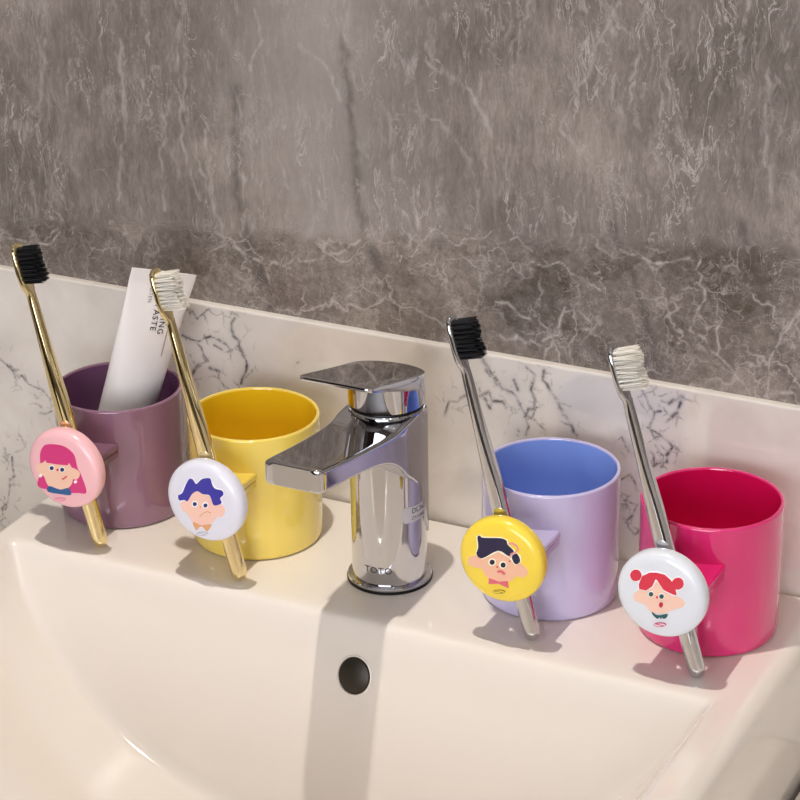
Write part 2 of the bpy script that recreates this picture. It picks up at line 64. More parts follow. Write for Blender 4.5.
def grey_marble():
    m=mat('grey_marble','7a716b',.2,ior=1.5); nt=NT(m)
    P=mapping(nt); sep=nt.n('ShaderNodeSeparateXYZ',inp={0:P})
    # zone: upper tile runs its grain upright, lower tile is crackled
    line=nt.math('SUBTRACT',sep.outputs[2],nt.math('ADD',nt.math('MULTIPLY',sep.outputs[0],.12),.188))
    line=nt.math('ADD',line,nt.math('MULTIPLY',nt.math('SUBTRACT',nt.noise(P,60,2),.5),.02))
    up=nt.math('MULTIPLY_ADD',line,140); up.node.inputs[2].default_value=.5; up.node.use_clamp=True
    def edge(v,sc,w0,w1,rnd=1):
        e=nt.n('ShaderNodeTexVoronoi',feature='DISTANCE_TO_EDGE',inp={'Vector':v,'Scale':sc,'Randomness':rnd}).outputs['Distance']
        return nt.ramp(e,[(0,1.0),(w0,.35),(w1,0.0)])
    def ridge(v,sc,w,det=3,rough=.5,dist=.4):
        n=nt.noise(v,sc,det,rough,dist); return nt.ramp(nt.math('ABSOLUTE',nt.math('SUBTRACT',n,.5)),[(0,1.0),(w*.4,.5),(w,0.0)])
    def gate(v,sc,a,b,hi=1.0): return nt.ramp(nt.noise(v,sc,3),[(a,0.0),(b,hi)])
    w=warp(nt,P,45,.03); w2=warp(nt,w,160,.006)
    k1=nt.math('MULTIPLY',edge(w2,19,.010,.026),gate(P,28,.42,.56))
    k2=nt.math('MULTIPLY',edge(w2,44,.018,.045),gate(P,36,.46,.58,.75))
    k3=nt.math('MULTIPLY',edge(warp(nt,w2,300,.004),105,.03,.08),gate(P,70,.5,.64,.4))
    k4=nt.math('MULTIPLY',ridge(P,45,.012,5,.6,1.2),gate(P,40,.44,.6,.9))
    low=nt.math('MAXIMUM',nt.math('MAXIMUM',k1,k2),nt.math('MAXIMUM',k3,k4))
    Pu=warp(nt,P,26,.016)
    def st(z,rot,v=Pu): return nt.n('ShaderNodeMapping',inp={'Vector':v,'Scale':(1,1,z),'Rotation':(0,rot,0)}).outputs[0]
    Ps=st(.22,.10); Pt=st(.38,-.16,warp(nt,P,70,.006))
    t1=nt.math('MULTIPLY',ridge(Ps,55,.014,5,.6,.8),gate(Ps,40,.46,.6))
    t2=nt.math('MULTIPLY',ridge(Pt,85,.016,5,.62,1.0),gate(Pt,60,.46,.6,.9))
    t3=nt.math('MULTIPLY',nt.ramp(nt.noise(Ps,170,6,.7,.6),[(.52,0.0),(.66,.8)]),gate(Ps,30,.42,.62,.8))
    clus=nt.ramp(nt.noise(P,15,3),[(.36,.35),(.6,1.0)])
    hi=nt.math('MULTIPLY',nt.math('MAXIMUM',nt.math('MAXIMUM',t1,t2),t3),clus)
    fac=nt.n('ShaderNodeMix',data_type='FLOAT',inp={0:up,2:low,3:hi}).outputs[0]
    Pm=nt.n('ShaderNodeMix',data_type='VECTOR',inp={0:up,4:P,5:Ps}).outputs[1]
    big=nt.noise(P,9,4,.6); fine=nt.noise(Pm,200,7,.8); grain=nt.noise(Pm,900,4,.8)
    cell=nt.n('ShaderNodeTexVoronoi',inp={'Vector':w,'Scale':26}).outputs['Color']
    cell=nt.n('ShaderNodeSeparateColor',inp={0:cell}).outputs[0]
    tone=nt.math('ADD',nt.math('MULTIPLY',big,.5),nt.math('ADD',nt.math('MULTIPLY',fine,.35),nt.math('MULTIPLY',grain,.15)))
    tone=nt.math('ADD',tone,nt.math('MULTIPLY',nt.math('MULTIPLY',nt.math('SUBTRACT',cell,.5),nt.math('SUBTRACT',1.0,up)),.09))
    base=nt.ramp(tone,[(.38,'50483f'),(.5,'796f68'),(.62,'a2978e')])
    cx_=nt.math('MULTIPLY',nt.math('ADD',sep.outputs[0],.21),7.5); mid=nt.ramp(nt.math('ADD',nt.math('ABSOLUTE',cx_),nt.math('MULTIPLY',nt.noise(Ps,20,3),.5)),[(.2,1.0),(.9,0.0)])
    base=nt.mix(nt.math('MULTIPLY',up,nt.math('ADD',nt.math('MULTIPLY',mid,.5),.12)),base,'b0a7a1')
    a=nt.n('ShaderNodeAttribute',attribute_name='bands').outputs['Fac']
    base=nt.mix(nt.math('MULTIPLY',a,.55),base,'4c4541')
    b_=nt.n('ShaderNodeAttribute',attribute_name='veins').outputs['Fac']
    b_=nt.math('MULTIPLY',b_,nt.ramp(nt.noise(Pm,140,4,.7),[(.4,.15),(.55,1.0)]))
    fac=nt.math('MAXIMUM',nt.math('MULTIPLY',fac,nt.math('ADD',nt.math('MULTIPLY',up,.14),.52)),nt.math('MULTIPLY',b_,.75))
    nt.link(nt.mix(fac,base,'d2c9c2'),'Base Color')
    return m
def white_marble():
    m=mat('white_marble','d9cfc6',.05,ior=2.05); nt=NT(m); P=mapping(nt)
    base=nt.ramp(nt.noise(P,10,4,.6,.4),[(.3,'cdc4ba'),(.6,'e4dcd3')])
    a=nt.n('ShaderNodeAttribute',attribute_name='veins').outputs['Fac']
    br=nt.ramp(nt.noise(P,260,4,.7),[(.36,.15),(.55,1.0)])
    f=nt.math('MULTIPLY',a,br)
    # thin stray veins that the slab carries beyond the marked ones
    w=warp(nt,P,30,.05)
    e=nt.n('ShaderNodeTexVoronoi',feature='DISTANCE_TO_EDGE',inp={'Vector':w,'Scale':8}).outputs['Distance']
    s=nt.math('MULTIPLY',nt.ramp(e,[(0,.8),(.03,0.0)]),nt.ramp(nt.noise(P,16,3),[(.6,0.0),(.7,.5)]))
    halo=nt.n('ShaderNodeAttribute',attribute_name='halo').outputs['Fac']
    ck=nt.n('ShaderNodeTexVoronoi',feature='DISTANCE_TO_EDGE',inp={'Vector':warp(nt,P,90,.012),'Scale':95}).outputs['Distance']
    ck=nt.math('MULTIPLY',nt.math('MULTIPLY',nt.ramp(ck,[(0,1.0),(.035,.5),(.09,0.0)]),nt.ramp(nt.noise(P,130,3),[(.48,0.0),(.58,1.0)])),halo)
    f=nt.math('MAXIMUM',f,nt.math('MULTIPLY',ck,.8))
    base=nt.mix(nt.math('MULTIPLY',halo,.25),base,'b3a9ab')
    nt.link(nt.mix(nt.math('MAXIMUM',f,nt.math('MULTIPLY',s,.35)),base,'2e2a2f'),'Base Color')
    return m
def speck(name,col,rough,amt=.04,**k):
    m=mat(name,col,rough,**k); nt=NT(m); P=mapping(nt); c=srgb(col)
    lo=tuple(x*(1-amt) for x in c[:3])+(1,); f=nt.noise(P,35,3)
    nt.link(nt.mix(f,lo,c),'Base Color'); return m
M={}
M['grey_marble']=grey_marble(); M['white_marble']=white_marble()
M['ceramic']=speck('white_glazed_ceramic','e9e0d6',.09,.03,ior=1.52,coat=.3)
M['chrome']=speck('polished_chrome','d0d0d3',.03,.02,metal=1)
M['gold']=speck('polished_gold','f4e2ae',.04,.03,metal=1)
M['black_gap']=mat('black_rubber','0c0c0d',.4)
M['overflow_shade']=speck('overflow_shade_dark','3a342b',.35,.3,metal=.5)  # dark tone painted for the shade inside the overflow hole
M['tube']=speck('white_satin_plastic','efe9e6',.32,.02)
M['ink']=mat('black_print','2a2724',.5); M['ink_grey']=mat('grey_print','8a8582',.5); M['ink_gold']=mat('gold_print','a98d55',.4,.5)
M['sticker']=mat('grey_sticker','bdb8ba',.5); M['etch']=mat('etched_mark','3c3a3a',.5)
M['plaster']=speck('cream_plaster','d8cec2',.8); M['plaster_dark']=speck('taupe_plaster','8d8178',.8)
M['ceil']=speck('white_plaster','e8e4de',.85); M['floor']=speck('dark_grey_floor_tile','3d3936',.5,.15)
M['wood']=speck('dark_walnut','4a3529',.4,.4); M['steel']=mat('brushed_steel','b8b8b8',.3,1)
M['lamp']=mat('lamp_glow','ffffff',.5,emit='fff1de',es=9)
M['daylight']=mat('daylit_frosted_glass','ffffff',.5,emit='f1f5ff',es=WIN)
M['bristle_black']=mat('black_bristle','242427',.3); M['bristle_white']=mat('white_bristle','f6f0e4',.45,sss=.2)
def plastic(n,c,ior=1.5): return speck(n,c,.08,.03,ior=1.65,coat=.6)
ART_COL={0:{'badge':'f7bfc4','hair_pink':'d8307c','skin':'f6c8ae','collar_blue':'14568f','white':'fff4ef','navy':'1b2d6b','hair_red':'d2263f','logo':'e58fa6'},
1:{'badge':'e4e3ee','hair_blue':'2b27a0','skin':'f7c9b8','white':'fbfafc','navy':'1d2070','tan':'e0a46c','logo':'b9b9c4'},
2:{'badge':'f8d94a','hair_navy':'17133f','skin':'f3bd9d','white':'fff9dc','navy':'0f1238','pink':'ec9a9a','hair_red':'d85a58','lip':'df6878','logo':'a08a2c'},
3:{'badge':'e3e6ec','skin':'f7cdb8','white':'fbfbfb','hair_red':'dc2f48','green':'1f5356','red':'c01838','logo':'d54b6c'}}
# ---------------------------------------------------------------- helpers
def tag(o,label=None,cat=None,group=None,kind=None):
    if label:o['label']=label
    if cat:o['category']=cat
    if group:o['group']=group
    if kind:o['kind']=kind
    return o
def empty(name,loc=(0,0,0)):
    o=bpy.data.objects.new(name,None); o.location=loc; o.empty_display_size=.02; COL.objects.link(o); return o
def obj(name,bm,mats,parent=None,smooth=True,angle=35,loc=None):
    me=bpy.data.meshes.new(name); 
    bmesh.ops.recalc_face_normals(bm,faces=bm.faces[:])
    bm.to_mesh(me); bm.free()
    for m in (mats if isinstance(mats,(list,tuple)) else [mats]): me.materials.append(m)
    if smooth:
        me.polygons.foreach_set('use_smooth',[True]*len(me.polygons))
        try: me.set_sharp_from_angle(angle=math.radians(angle))
        except Exception: pass
    o=bpy.data.objects.new(name,me); COL.objects.link(o)
    if parent: o.parent=parent
    if loc: o.location=loc
    return o
def box(bm,x0,x1,y0,y1,z0,z1,bev=0,seg=2,mi=0):
    b=bmesh.new(); bmesh.ops.create_cube(b,size=1)
    for v in b.verts: v.co=Vector(((x0+x1)/2+v.co.x*(x1-x0),(y0+y1)/2+v.co.y*(y1-y0),(z0+z1)/2+v.co.z*(z1-z0)))
    if bev: bmesh.ops.bevel(b,geom=b.edges[:]+b.verts[:],offset=bev,segments=seg,profile=.5,affect='EDGES')
    merge(bm,b,mi)
def merge(bm,b,mi=0):
    mp={v:bm.verts.new(v.co) for v in b.verts}
    for f in b.faces:
        try: g=bm.faces.new([mp[v] for v in f.verts]); g.material_index=mi if mi else f.material_index; g.smooth=f.smooth
        except ValueError: pass
    b.free()
def rings(bm,rs,closed=True,cap0=True,cap1=True,mi=0):
    """rs: list of lists of Vector (same count), joined ring to ring"""
    V=[[bm.verts.new(p) for p in r] for r in rs]; n=len(V[0])
    for a,b in zip(V,V[1:]):
        for k in range(n if closed else n-1):
            f=bm.faces.new([a[k],a[(k+1)%n],b[(k+1)%n],b[k]]); f.material_index=mi
    if cap0: bm.faces.new(V[0][::-1]).material_index=mi
    if cap1: bm.faces.new(V[-1]).material_index=mi
    return V
def lathe(bm,prof,n=96,cx=0,cy=0,mi=0,mis=None,cap0=True,cap1=True,axis='z'):
    rs=[]
    for r,z in prof:
        ring=[]
        for k in range(n):
            t=2*math.pi*k/n
            if axis=='z': ring.append(Vector((cx+r*math.cos(t),cy+r*math.sin(t),z)))
            else: ring.append(Vector((cx+r*math.cos(t),z,cy+r*math.sin(t))))
        rs.append(ring)
    V=rings(bm,rs,True,cap0,cap1,mi)
    return V
def catmull(p,k=5,sharp=None):
    p=[Vector((a,b)) for a,b in p]; n=len(p); out=[]
    for i in range(n):
        a,b,c,d=p[i-1],p[i],p[(i+1)%n],p[(i+2)%n]
        for j in range(k):
            t=j/k
            out.append(.5*((2*b)+(c-a)*t+(2*a-5*b+4*c-d)*t*t+(3*b-a-3*c+d)*t**3))
    return out
def flat_shape(bm,pts,y,th,mi):
    """a thin print: outline in x,z at depth y (front face at y), th behind it"""
    pts=[Vector((p[0],p[1],0)) for p in pts]
    tri=tessellate_polygon([pts])
    f=[bm.verts.new((p.x,y,p.y)) for p in pts]; 
    for a,b,c in tri:
        try: bm.faces.new((f[a],f[b],f[c])).material_index=mi
        except ValueError: pass
    g=[bm.verts.new((p.x,y+th,p.y)) for p in pts]; n=len(pts)
    for k in range(n): 
        try: bm.faces.new((f[k],f[(k+1)%n],g[(k+1)%n],g[k])).material_index=mi
        except ValueError: pass
def text_bm(s,size,extr=.0001,align='LEFT',space=1.0):
    cu=bpy.data.curves.new('t','FONT'); cu.body=s; cu.size=size; cu.extrude=extr; cu.align_x=align; cu.space_character=space; cu.resolution_u=4
    o=bpy.data.objects.new('t',cu); COL.objects.link(o)
    dg=bpy.context.evaluated_depsgraph_get(); me=bpy.data.meshes.new_from_object(o.evaluated_get(dg))
    bm=bmesh.new(); bm.from_mesh(me); bpy.data.objects.remove(o); bpy.data.curves.remove(cu); bpy.data.meshes.remove(me)
    return bm
def interp(x,xs,ys): return float(np.interp(x,xs,ys))
def nonuni(*segs):
    out=[]
    for a,b,n in segs: out+=list(np.linspace(a,b,n,endpoint=False))
    out.append(segs[-1][1]); return np.array(out)
def vein_field(X,Z,lines,width,jit=.0012,seed=1,fade=True):
    r=np.random.default_rng(seed); F=np.zeros_like(X)
    for ln in lines:
        # roughen each marked line
        pts=[np.array(ln[0])]
        for a,b in zip(ln,ln[1:]):
            a=np.array(a);b=np.array(b); L=np.linalg.norm(b-a); n=max(1,int(L/.004))
            for k in range(1,n+1): pts.append(a+(b-a)*k/n+r.normal(0,jit,2)*(k<n))
        pts=np.array(pts); w0=width*r.uniform(.7,1.3)
        for i,(a,b) in enumerate(zip(pts,pts[1:])):
            w=w0*r.uniform(.5,1.4); m=(X>min(a[0],b[0])-5*w)&(X<max(a[0],b[0])+5*w)&(Z>min(a[1],b[1])-5*w)&(Z<max(a[1],b[1])+5*w)
            if not m.any(): continue
            x=X[m];z=Z[m]; d=b-a; L2=max(d@d,1e-12); t=np.clip(((x-a[0])*d[0]+(z-a[1])*d[1])/L2,0,1)
            q=np.hypot(x-a[0]-t*d[0],z-a[1]-t*d[1]); F[m]=np.maximum(F[m],np.exp(-(q/w)**2)*r.uniform(.65,1))
    return F
def wall_panel(name,xs,zs,y,back,mats,attrs,kind_tag=None,bev=0):
    """upright slab in the x-z plane facing -y: gridded front, plain back and edges"""
    nx,nz=len(xs),len(zs); X,Z=np.meshgrid(xs,zs,indexing='ij')
    V=[(float(X[i,j]),y,float(Z[i,j])) for i in range(nx) for j in range(nz)]
    F=[(i*nz+j,(i+1)*nz+j,(i+1)*nz+j+1,i*nz+j+1) for i in range(nx-1) for j in range(nz-1)]
    n0=len(V); me=bpy.data.meshes.new(name)
    # rounded top lip then back
    per_top=[i*nz+nz-1 for i in range(nx)]
    prev=per_top; steps=[(bev*(1-math.cos(t)),bev*math.sin(t)) for t in (math.pi/8,math.pi/4,3*math.pi/8,math.pi/2)] if bev else []
    for dy,dz in steps+[(back-y,bev)]:
        cur=[]
        for i in range(nx): cur.append(len(V)); V.append((float(xs[i]),y+dy,float(zs[-1])+dz))
        for i in range(nx-1): F.append((prev[i],prev[i+1],cur[i+1],cur[i]))
        prev=cur
    b0=len(V); V+= [(float(xs[0]),back,float(zs[0])),(float(xs[-1]),back,float(zs[0]))]
    F.append(tuple([b0+1,b0]+[prev[i] for i in (0,)]+prev[1:]))
    me.from_pydata(V,[],F); me.update()
    for k,fld in attrs.items():
        at=me.attributes.new(k,'FLOAT','POINT'); d=np.zeros(len(V),np.float32); d[:n0]=fld(X,Z).reshape(-1); at.data.foreach_set('value',d)
    me.materials.append(mats); me.polygons.foreach_set('use_smooth',[True]*len(me.polygons))
    try: me.set_sharp_from_angle(angle=math.radians(30))
    except Exception: pass
    o=bpy.data.objects.new(name,me); COL.objects.link(o); return o

# ---------------------------------------------------------------- the room
YB=.101; YW=.106; CT=-.095; FL=-.85; CE=1.45
tag(wall_panel('wall_back',nonuni((-.75,-.40,6),(-.40,.12,640),(.12,1.7,12)),nonuni((FL,.09,4),(.09,.36,290),(.36,CE,10)),YW,YW+.05,M['grey_marble'],
  {'veins':lambda X,Z:np.maximum(vein_field(X,Z,GREY_CRACKS,.0006,.0014,2),.6*vein_field(X,Z,GREY_STREAKS,.0011,.0008,3)),
   'bands':lambda X,Z:vein_field(X,Z,GREY_BANDS,.0028,.0008,4)}),'grey veined marble wall behind the basin','wall',kind='structure')
def veins_w(X,Z): return vein_field(X,Z,WHITE_VEINS,.0008,.0012,6)
def halo_w(X,Z): return vein_field(X,Z,WHITE_VEINS,.0065,.0005,9)
bs=tag(wall_panel('backsplash',nonuni((-.74,-.45,6),(-.45,.12,760),(.12,1.68,12)),nonuni((CT+.0005,.1075,250),(.1075,.1082,1)),YB,YW-.0002,M['white_marble'],{'veins':veins_w,'halo':halo_w},bev=.0012),
  'white marble upstand with dark veins along the grey wall','backsplash')
def sbox(name,d,m,label,cat='wall',bev=0):
    b=bmesh.new(); box(b,*d,bev=bev); return tag(obj(name,b,m,smooth=False),label,cat,kind='structure')
sbox('wall_left',(-.80,-.75,-.74,YW,FL,CE),M['grey_marble'],'grey marble partition beside the basin')
sbox('wall_far_left',(-2.25,-2.2,-2.3,-.74,FL,CE),M['plaster'],'cream plaster wall beyond the partition')
sbox('wall_partition_end',(-2.2,-.80,-.74,-.69,FL,CE),M['plaster'],'cream plaster return wall behind the partition')
sbox('wall_right',(1.7,1.75,-2.3,YW,FL,CE),M['plaster'],'cream plaster wall on the right')
sbox('wall_front',(-2.2,1.7,-2.35,-2.3,FL,CE),M['plaster_dark'],'taupe plaster wall behind the camera')
sbox('floor',(-2.25,1.75,-2.35,YW+.05,FL-.05,FL),M['floor'],'dark grey tiled floor','floor')
sbox('ceiling',(-2.25,1.75,-2.35,YW+.05,CE,CE+.05),M['ceil'],'white ceiling','ceiling')
sbox('door_1',(-1.3,-.45,-2.299,-2.26,FL,1.2),M['wood'],'dark walnut door','door')
sbox('baseboard_front',(-.44,1.69,-2.299,-2.285,FL,FL+.09),M['ceil'],'white skirting','baseboard')
# counter with a cut-out for the basin
SX0,SX1,SY0,SY1=-.363,.101,-.36,.0985
b=bmesh.new()
ho=(SX0-.0015,SX1+.0015,SY0-.0015,SY1+.001)
for d in ((-.749,ho[0],-.40,YB-.0003),(ho[1],1.699,-.40,YB-.0003),(ho[0],ho[1],-.40,ho[2]),(ho[0],ho[1],ho[3],YB-.0003)):
    box(b,d[0],d[1],d[2],d[3],CT-.04,CT)
bmesh.ops.remove_doubles(b,verts=b.verts[:],dist=1e-5)
tag(obj('vanity_counter',b,M['white_marble'],smooth=False),'white veined marble counter that the basin is set into','countertop')
# ---------------------------------------------------------------- basin
SXC=-.131
def smin(a,b,k):
    h=np.clip(.5+.5*(b-a)/k,0,1); return b*(1-h)+a*h-k*h*(1-h)
def bowl(X,Y):
    u=np.where(X>SXC,(X-SXC)*1.047,SXC-X)
    # side profile measured from the left crease: distance from centre -> depth
    dist=np.array([0,.03,.05,.07,.085,.10,.115,.13,.145,.160,.179,.193,.209,.2135,.217,.26]); dep=np.array([.1145,.1138,.112,.109,.1055,.1008,.0952,.0882,.0795,.0695,.0535,.040,.019,.010,.0,-.14])
    g=np.linspace(0,.26,1041); t=np.interp(g,dist,dep); kk=np.exp(-(np.arange(-60,61)/34.)**2); kk/=kk.sum(); t=np.convolve(np.pad(t,60,mode='edge'),kk,'valid'); dl=np.interp(u,g,t)
    k=.34; dr=(-.0245-Y)/k
    df=(Y-(SY0+.02))/.6
    d=smin(smin(dl,dr,.020),df,.04)
    s=.0035
    return -(np.sqrt(d*d+4*s*s)+d)/2+s*.0
def edge_round(X,Y):
    z=np.zeros_like(X)
    for t,r in ((X-SX0,.006),(SX1-X,.010),(Y-SY0,.012),(SY1-Y,.002)):
        q=np.clip(r-t,0,r); z-=r-np.sqrt(np.maximum(r*r-q*q,0))
    return z
xs=nonuni((SX0,SX0+.006,8),(SX0+.006,-.33,30),(-.33,-.28,30),(-.28,.04,150),(.04,SX1-.010,150),(SX1-.010,SX1,14))
ys=nonuni((SY0,SY0+.012,8),(SY0+.012,-.09,80),(-.09,-.015,110),(-.015,.08,40),(.08,SY1-.002,6),(SY1-.002,SY1,5))
X,Y=np.meshgrid(xs,ys,indexing='ij')
soft=np.zeros_like(X)
Z=bowl(X,Y); Z=Z-bowl(np.array([0.]),np.array([.05]))[0]*1.0
Z=np.minimum(Z,0)+edge_round(X,Y)
nx,ny=len(xs),len(ys)
V=[(float(X[i,j]),float(Y[i,j]),float(Z[i,j])) for i in range(nx) for j in range(ny)]
F=[(i*ny+j,(i+1)*ny+j,(i+1)*ny+j+1,i*ny+j+1) for i in range(nx-1) for j in range(ny-1)]
per=[(i,0) for i in range(nx)]+[(nx-1,j) for j in range(1,ny)]+[(i,ny-1) for i in range(nx-2,-1,-1)]+[(0,j) for j in range(ny-2,0,-1)]
prev=[i*ny+j for i,j in per]
for zz,ins in ((-.03,.0005),(CT+.004,.002),(-.11,.003),(-.15,.006)):
    cur=[]
    for i,j in per:
        x,y=float(xs[i]),float(ys[j]); cur.append(len(V))
        V.append((min(max(x,SX0+ins),SX1-ins),min(max(y,SY0+ins),SY1-ins*.3),zz))
    n=len(per)
    for k in range(n): F.append((prev[k],prev[(k+1)%n],cur[(k+1)%n],cur[k]))
    prev=cur
F.append(tuple(prev))
me=bpy.data.meshes.new('basin'); me.from_pydata(V,[],F); me.update(); me.materials.append(M['ceramic'])
bm=bmesh.new(); bm.from_mesh(me); bmesh.ops.remove_doubles(bm,verts=bm.verts[:],dist=1e-6); bmesh.ops.recalc_face_normals(bm,faces=bm.faces[:]); bm.to_mesh(me); bm.free()
me.polygons.foreach_set('use_smooth',[True]*len(me.polygons))
me.set_sharp_from_angle(angle=math.radians(50))
sink=empty('bathroom_sink',(SXC,.02,0)); tag(sink,'white glazed ceramic basin holding four cups and the chrome tap','sink')
o=bpy.data.objects.new('basin',me); COL.objects.link(o); o.parent=sink; o.location=-sink.location
def zat(x,y): return float(np.minimum(bowl(np.array([x]),np.array([y]))-bowl(np.array([0.]),np.array([.05])),0)[0])
# overflow opening on the steep rear face
oy=-.0345; ox=-.1215; oz=zat(ox,oy); dz=(zat(ox,oy+.001)-zat(ox,oy-.001))/.002
nrm=Vector((0,-dz,1)).normalized(); tx=Vector((1,0,0)); ty=nrm.cross(tx)
def disc(prof,n=48):
    b=bmesh.new(); rs=[]
    for r,h in prof: rs.append([Vector((ox,oy,oz))+tx*(r*math.cos(2*math.pi*k/n))+ty*(r*1.08*math.sin(2*math.pi*k/n))+nrm*h for k in range(n)])
    rings(b,rs); return b
o=obj('overflow_ring',disc([(.0106,-.002),(.0106,.0001),(.0103,.0005),(.0098,.0006),(.0096,.0003),(.0096,-.002)]),M['ceramic'],sink); o.location=-sink.location
o=obj('overflow_shade_disc',disc([(.0095,-.003),(.0095,.0),(.0088,.0008),(.006,.0014),(.003,.0017),(.0006,.0018)]),M['overflow_shade'],sink); o.location=-sink.location; o['label']='dark disc painted as the shaded inside of the overflow hole'  # dark domed disc stands in for the shade inside the open hole
# ---------------------------------------------------------------- faucet
fx,fy=-.130,.0268
fa=empty('basin_faucet',(fx,fy,0)); tag(fa,'chrome single lever tap standing between yellow and lavender cups','faucet')
R=.0209
b=bmesh.new(); lathe(b,[(.0185,.0014),(.0231,.0014),(.0235,.0018),(.0235,.0028),(.0231,.0033),(.0218,.0036),(.0185,.0036)],120); obj('base_ring',b,M['chrome'],fa)
b=bmesh.new(); lathe(b,[(.0180,.0001),(.0238,.0001),(.0239,.0012),(.0180,.0014)],96); obj('base_gasket',b,M['black_gap'],fa)
b=bmesh.new(); lathe(b,[(.018,.0036),(R-.0004,.0036),(R,.0040),(R,.0046),(R,.1036),(R,.1042),(R-.0005,.1050),(.018,.1050)],144)
cyl=obj('body',b,M['chrome'],fa,angle=40)
def rrect(hw,zb,zt,y,r,n=6):
    r=min(r,hw*.9,(zt-zb)*.45); P=[]
    for cx_,cz_,a0 in ((hw-r,zt-r,0),(-hw+r,zt-r,90),(-hw+r,zb+r,180),(hw-r,zb+r,270)):
        a1=math.radians(a0); P.append(Vector((cx_+r*math.cos(a1)+.0007*math.sin(a1),y,cz_+r*math.sin(a1)-.0007*math.cos(a1))))
        for k in range(n+1):
            a=math.radians(a0+90*k/n); P.append(Vector((cx_+r*math.cos(a),y,cz_+r*math.sin(a))))
        a1=math.radians(a0+90); P.append(Vector((cx_+r*math.cos(a1)-.0007*math.sin(a1),y,cz_+r*math.sin(a1)+.0007*math.cos(a1))))
    return P
sec=[(.0075,.0208,.028,.1045),(.0,.02085,.060,.1042),(-.0165,.0208,.0716,.1038),(-.0205,.0205,.0765,.1034),(-.0245,.0202,.0805,.1026),(-.030,.0199,.0845,.1024),(-.038,.0195,.0882,.1030),(-.048,.0190,.0912,.1042),(-.060,.0185,.0938,.1058),(-.075,.0180,.0962,.1082),(-.090,.0175,.0984,.1108),(-.1005,.0172,.0997,.1126),(-.1040,.0168,.1001,.1132),(-.1053,.0160,.1004,.1134),(-.1062,.0144,.1008,.1132),(-.1066,.0125,.1014,.1128)]
# smooth the stations
S=np.array(sec); t=np.linspace(0,1,len(S)); tt=np.linspace(0,1,46)
def cr(col): 
    return np.interp(tt,t,col)
SS=np.stack([cr(S[:,k]) for k in range(4)],1)
for _ in range(2): SS[2:-6]=(SS[1:-7]+2*SS[2:-6]+SS[3:-5])/4
b=bmesh.new(); rings(b,[rrect(h,zb,zt,y,.0022) for y,h,zb,zt in SS])
sp=obj('spout',b,M['chrome'],fa,angle=30)
# fuse spout and body into one casting
md=cyl.modifiers.new('u','BOOLEAN'); md.operation='UNION'; md.object=sp; md.solver='EXACT'
bpy.context.view_layer.update(); dg=bpy.context.evaluated_depsgraph_get(); me=bpy.data.meshes.new_from_object(cyl.evaluated_get(dg)); cyl.modifiers.clear(); cyl.data=me
bpy.data.objects.remove(sp)
bm=bmesh.new(); bm.from_mesh(me); bmesh.ops.dissolve_degenerate(bm,dist=1e-6,edges=bm.edges[:]); bmesh.ops.triangulate(bm,faces=[f for f in bm.faces if len(f.verts)>4]); bm.to_mesh(me); bm.free()
me.polygons.foreach_set('use_smooth',[True]*len(me.polygons)); me.set_sharp_from_angle(angle=math.radians(28))
b=bmesh.new(); lathe(b,[(.015,.1050),(R-.0014,.1050),(R-.0014,.1064),(.015,.1064)],96); obj('handle_gap',b,M['black_gap'],fa)
# lever: cap cylinder + raked plate
def zt(y): return .1405+( -.0588-y)*.256   # local y, top plane
hd=bmesh.new(); n=96; rs=[]
for h in (0,.0006,None,'t'):
    ring=[]
    for k in range(n):
        a=2*math.pi*k/n; r=R-(.0005 if h==0 else 0); x,y=r*math.cos(a),r*math.sin(a)
        z={0:.1064,.0006:.107}.get(h) if h in (0,.0006) else (zt(y)-.004 if h is None else zt(y)-.0015)
        ring.append(Vector((x,y,z)))
    rs.append(ring)
rings(hd,rs)
out=[]
for k in range(33):
    a=math.pi*k/32; out.append((R*1.004*math.cos(a),R*1.004*math.sin(a)))
for k in range(1,12): out.append((-R*1.004-(.0004*k/12),-.054*k/12))
for cxy,a0 in (((-R+.0035,-.0560),180),((R-.0035,-.0560),270)):
    for k in range(7):
        a=math.radians(a0+90*k/6); out.append((cxy[0]+.0040*math.cos(a),cxy[1]+.0035*math.sin(a)))
for k in range(11,0,-1): out.append((R*1.004+(.0004*k/12),-.054*k/12))
def thick(y): return interp(y,[-.06,-.045,-.02,.0,.03],[.0022,.0036,.007,.0095,.008])
rs=[]
for kind,ins in (('b',.0009),('b',.0002),('m',0),('t2',0),('t1',.0003),('t',.0010),('t',.0020)):
    ring=[]
    for x,y in out:
        L=math.hypot(x,y+.015); sx=x-ins*x/L; sy=y-ins*(y+.015)/L
        z=zt(sy)+{'t':0,'t1':-.0003,'t2':-.0009,'m':-thick(sy)*.75,'b':-thick(sy)}[kind]
        ring.append(Vector((sx,sy,z)))
    rs.append(ring)
rings(hd,rs)
obj('lever_handle',hd,M['chrome'],fa,angle=32)
# marks on the tap
def wrap(bm,a0,z0,rad,cen=None):
    for v in bm.verts:
        u,w,e=v.co.x,v.co.y,v.co.z; a=a0+u/rad; rr=rad+e
        v.co=Vector((rr*math.cos(a),rr*math.sin(a),z0+w))
b=text_bm('TOTO',.0054,.00005,'CENTER',1.1); wrap(b,math.radians(-81.5),.0116,R+.0001); o=obj('brand_mark',b,M['etch'],fa,False); o['label']='small engraved letters'
b=bmesh.new(); P=[]
w,h,r_=.017,.0095,.002
for cx_,cz_,a0 in ((w-r_,h/2-r_,0),(-r_*0+.0+r_,h/2-r_,90),(r_,-h/2+r_,180),(w-r_,-h/2+r_,270)):
    for k in range(5):
        a=math.radians(a0+90*k/4); P.append((cx_+r_*math.cos(a),cz_+r_*math.sin(a)))
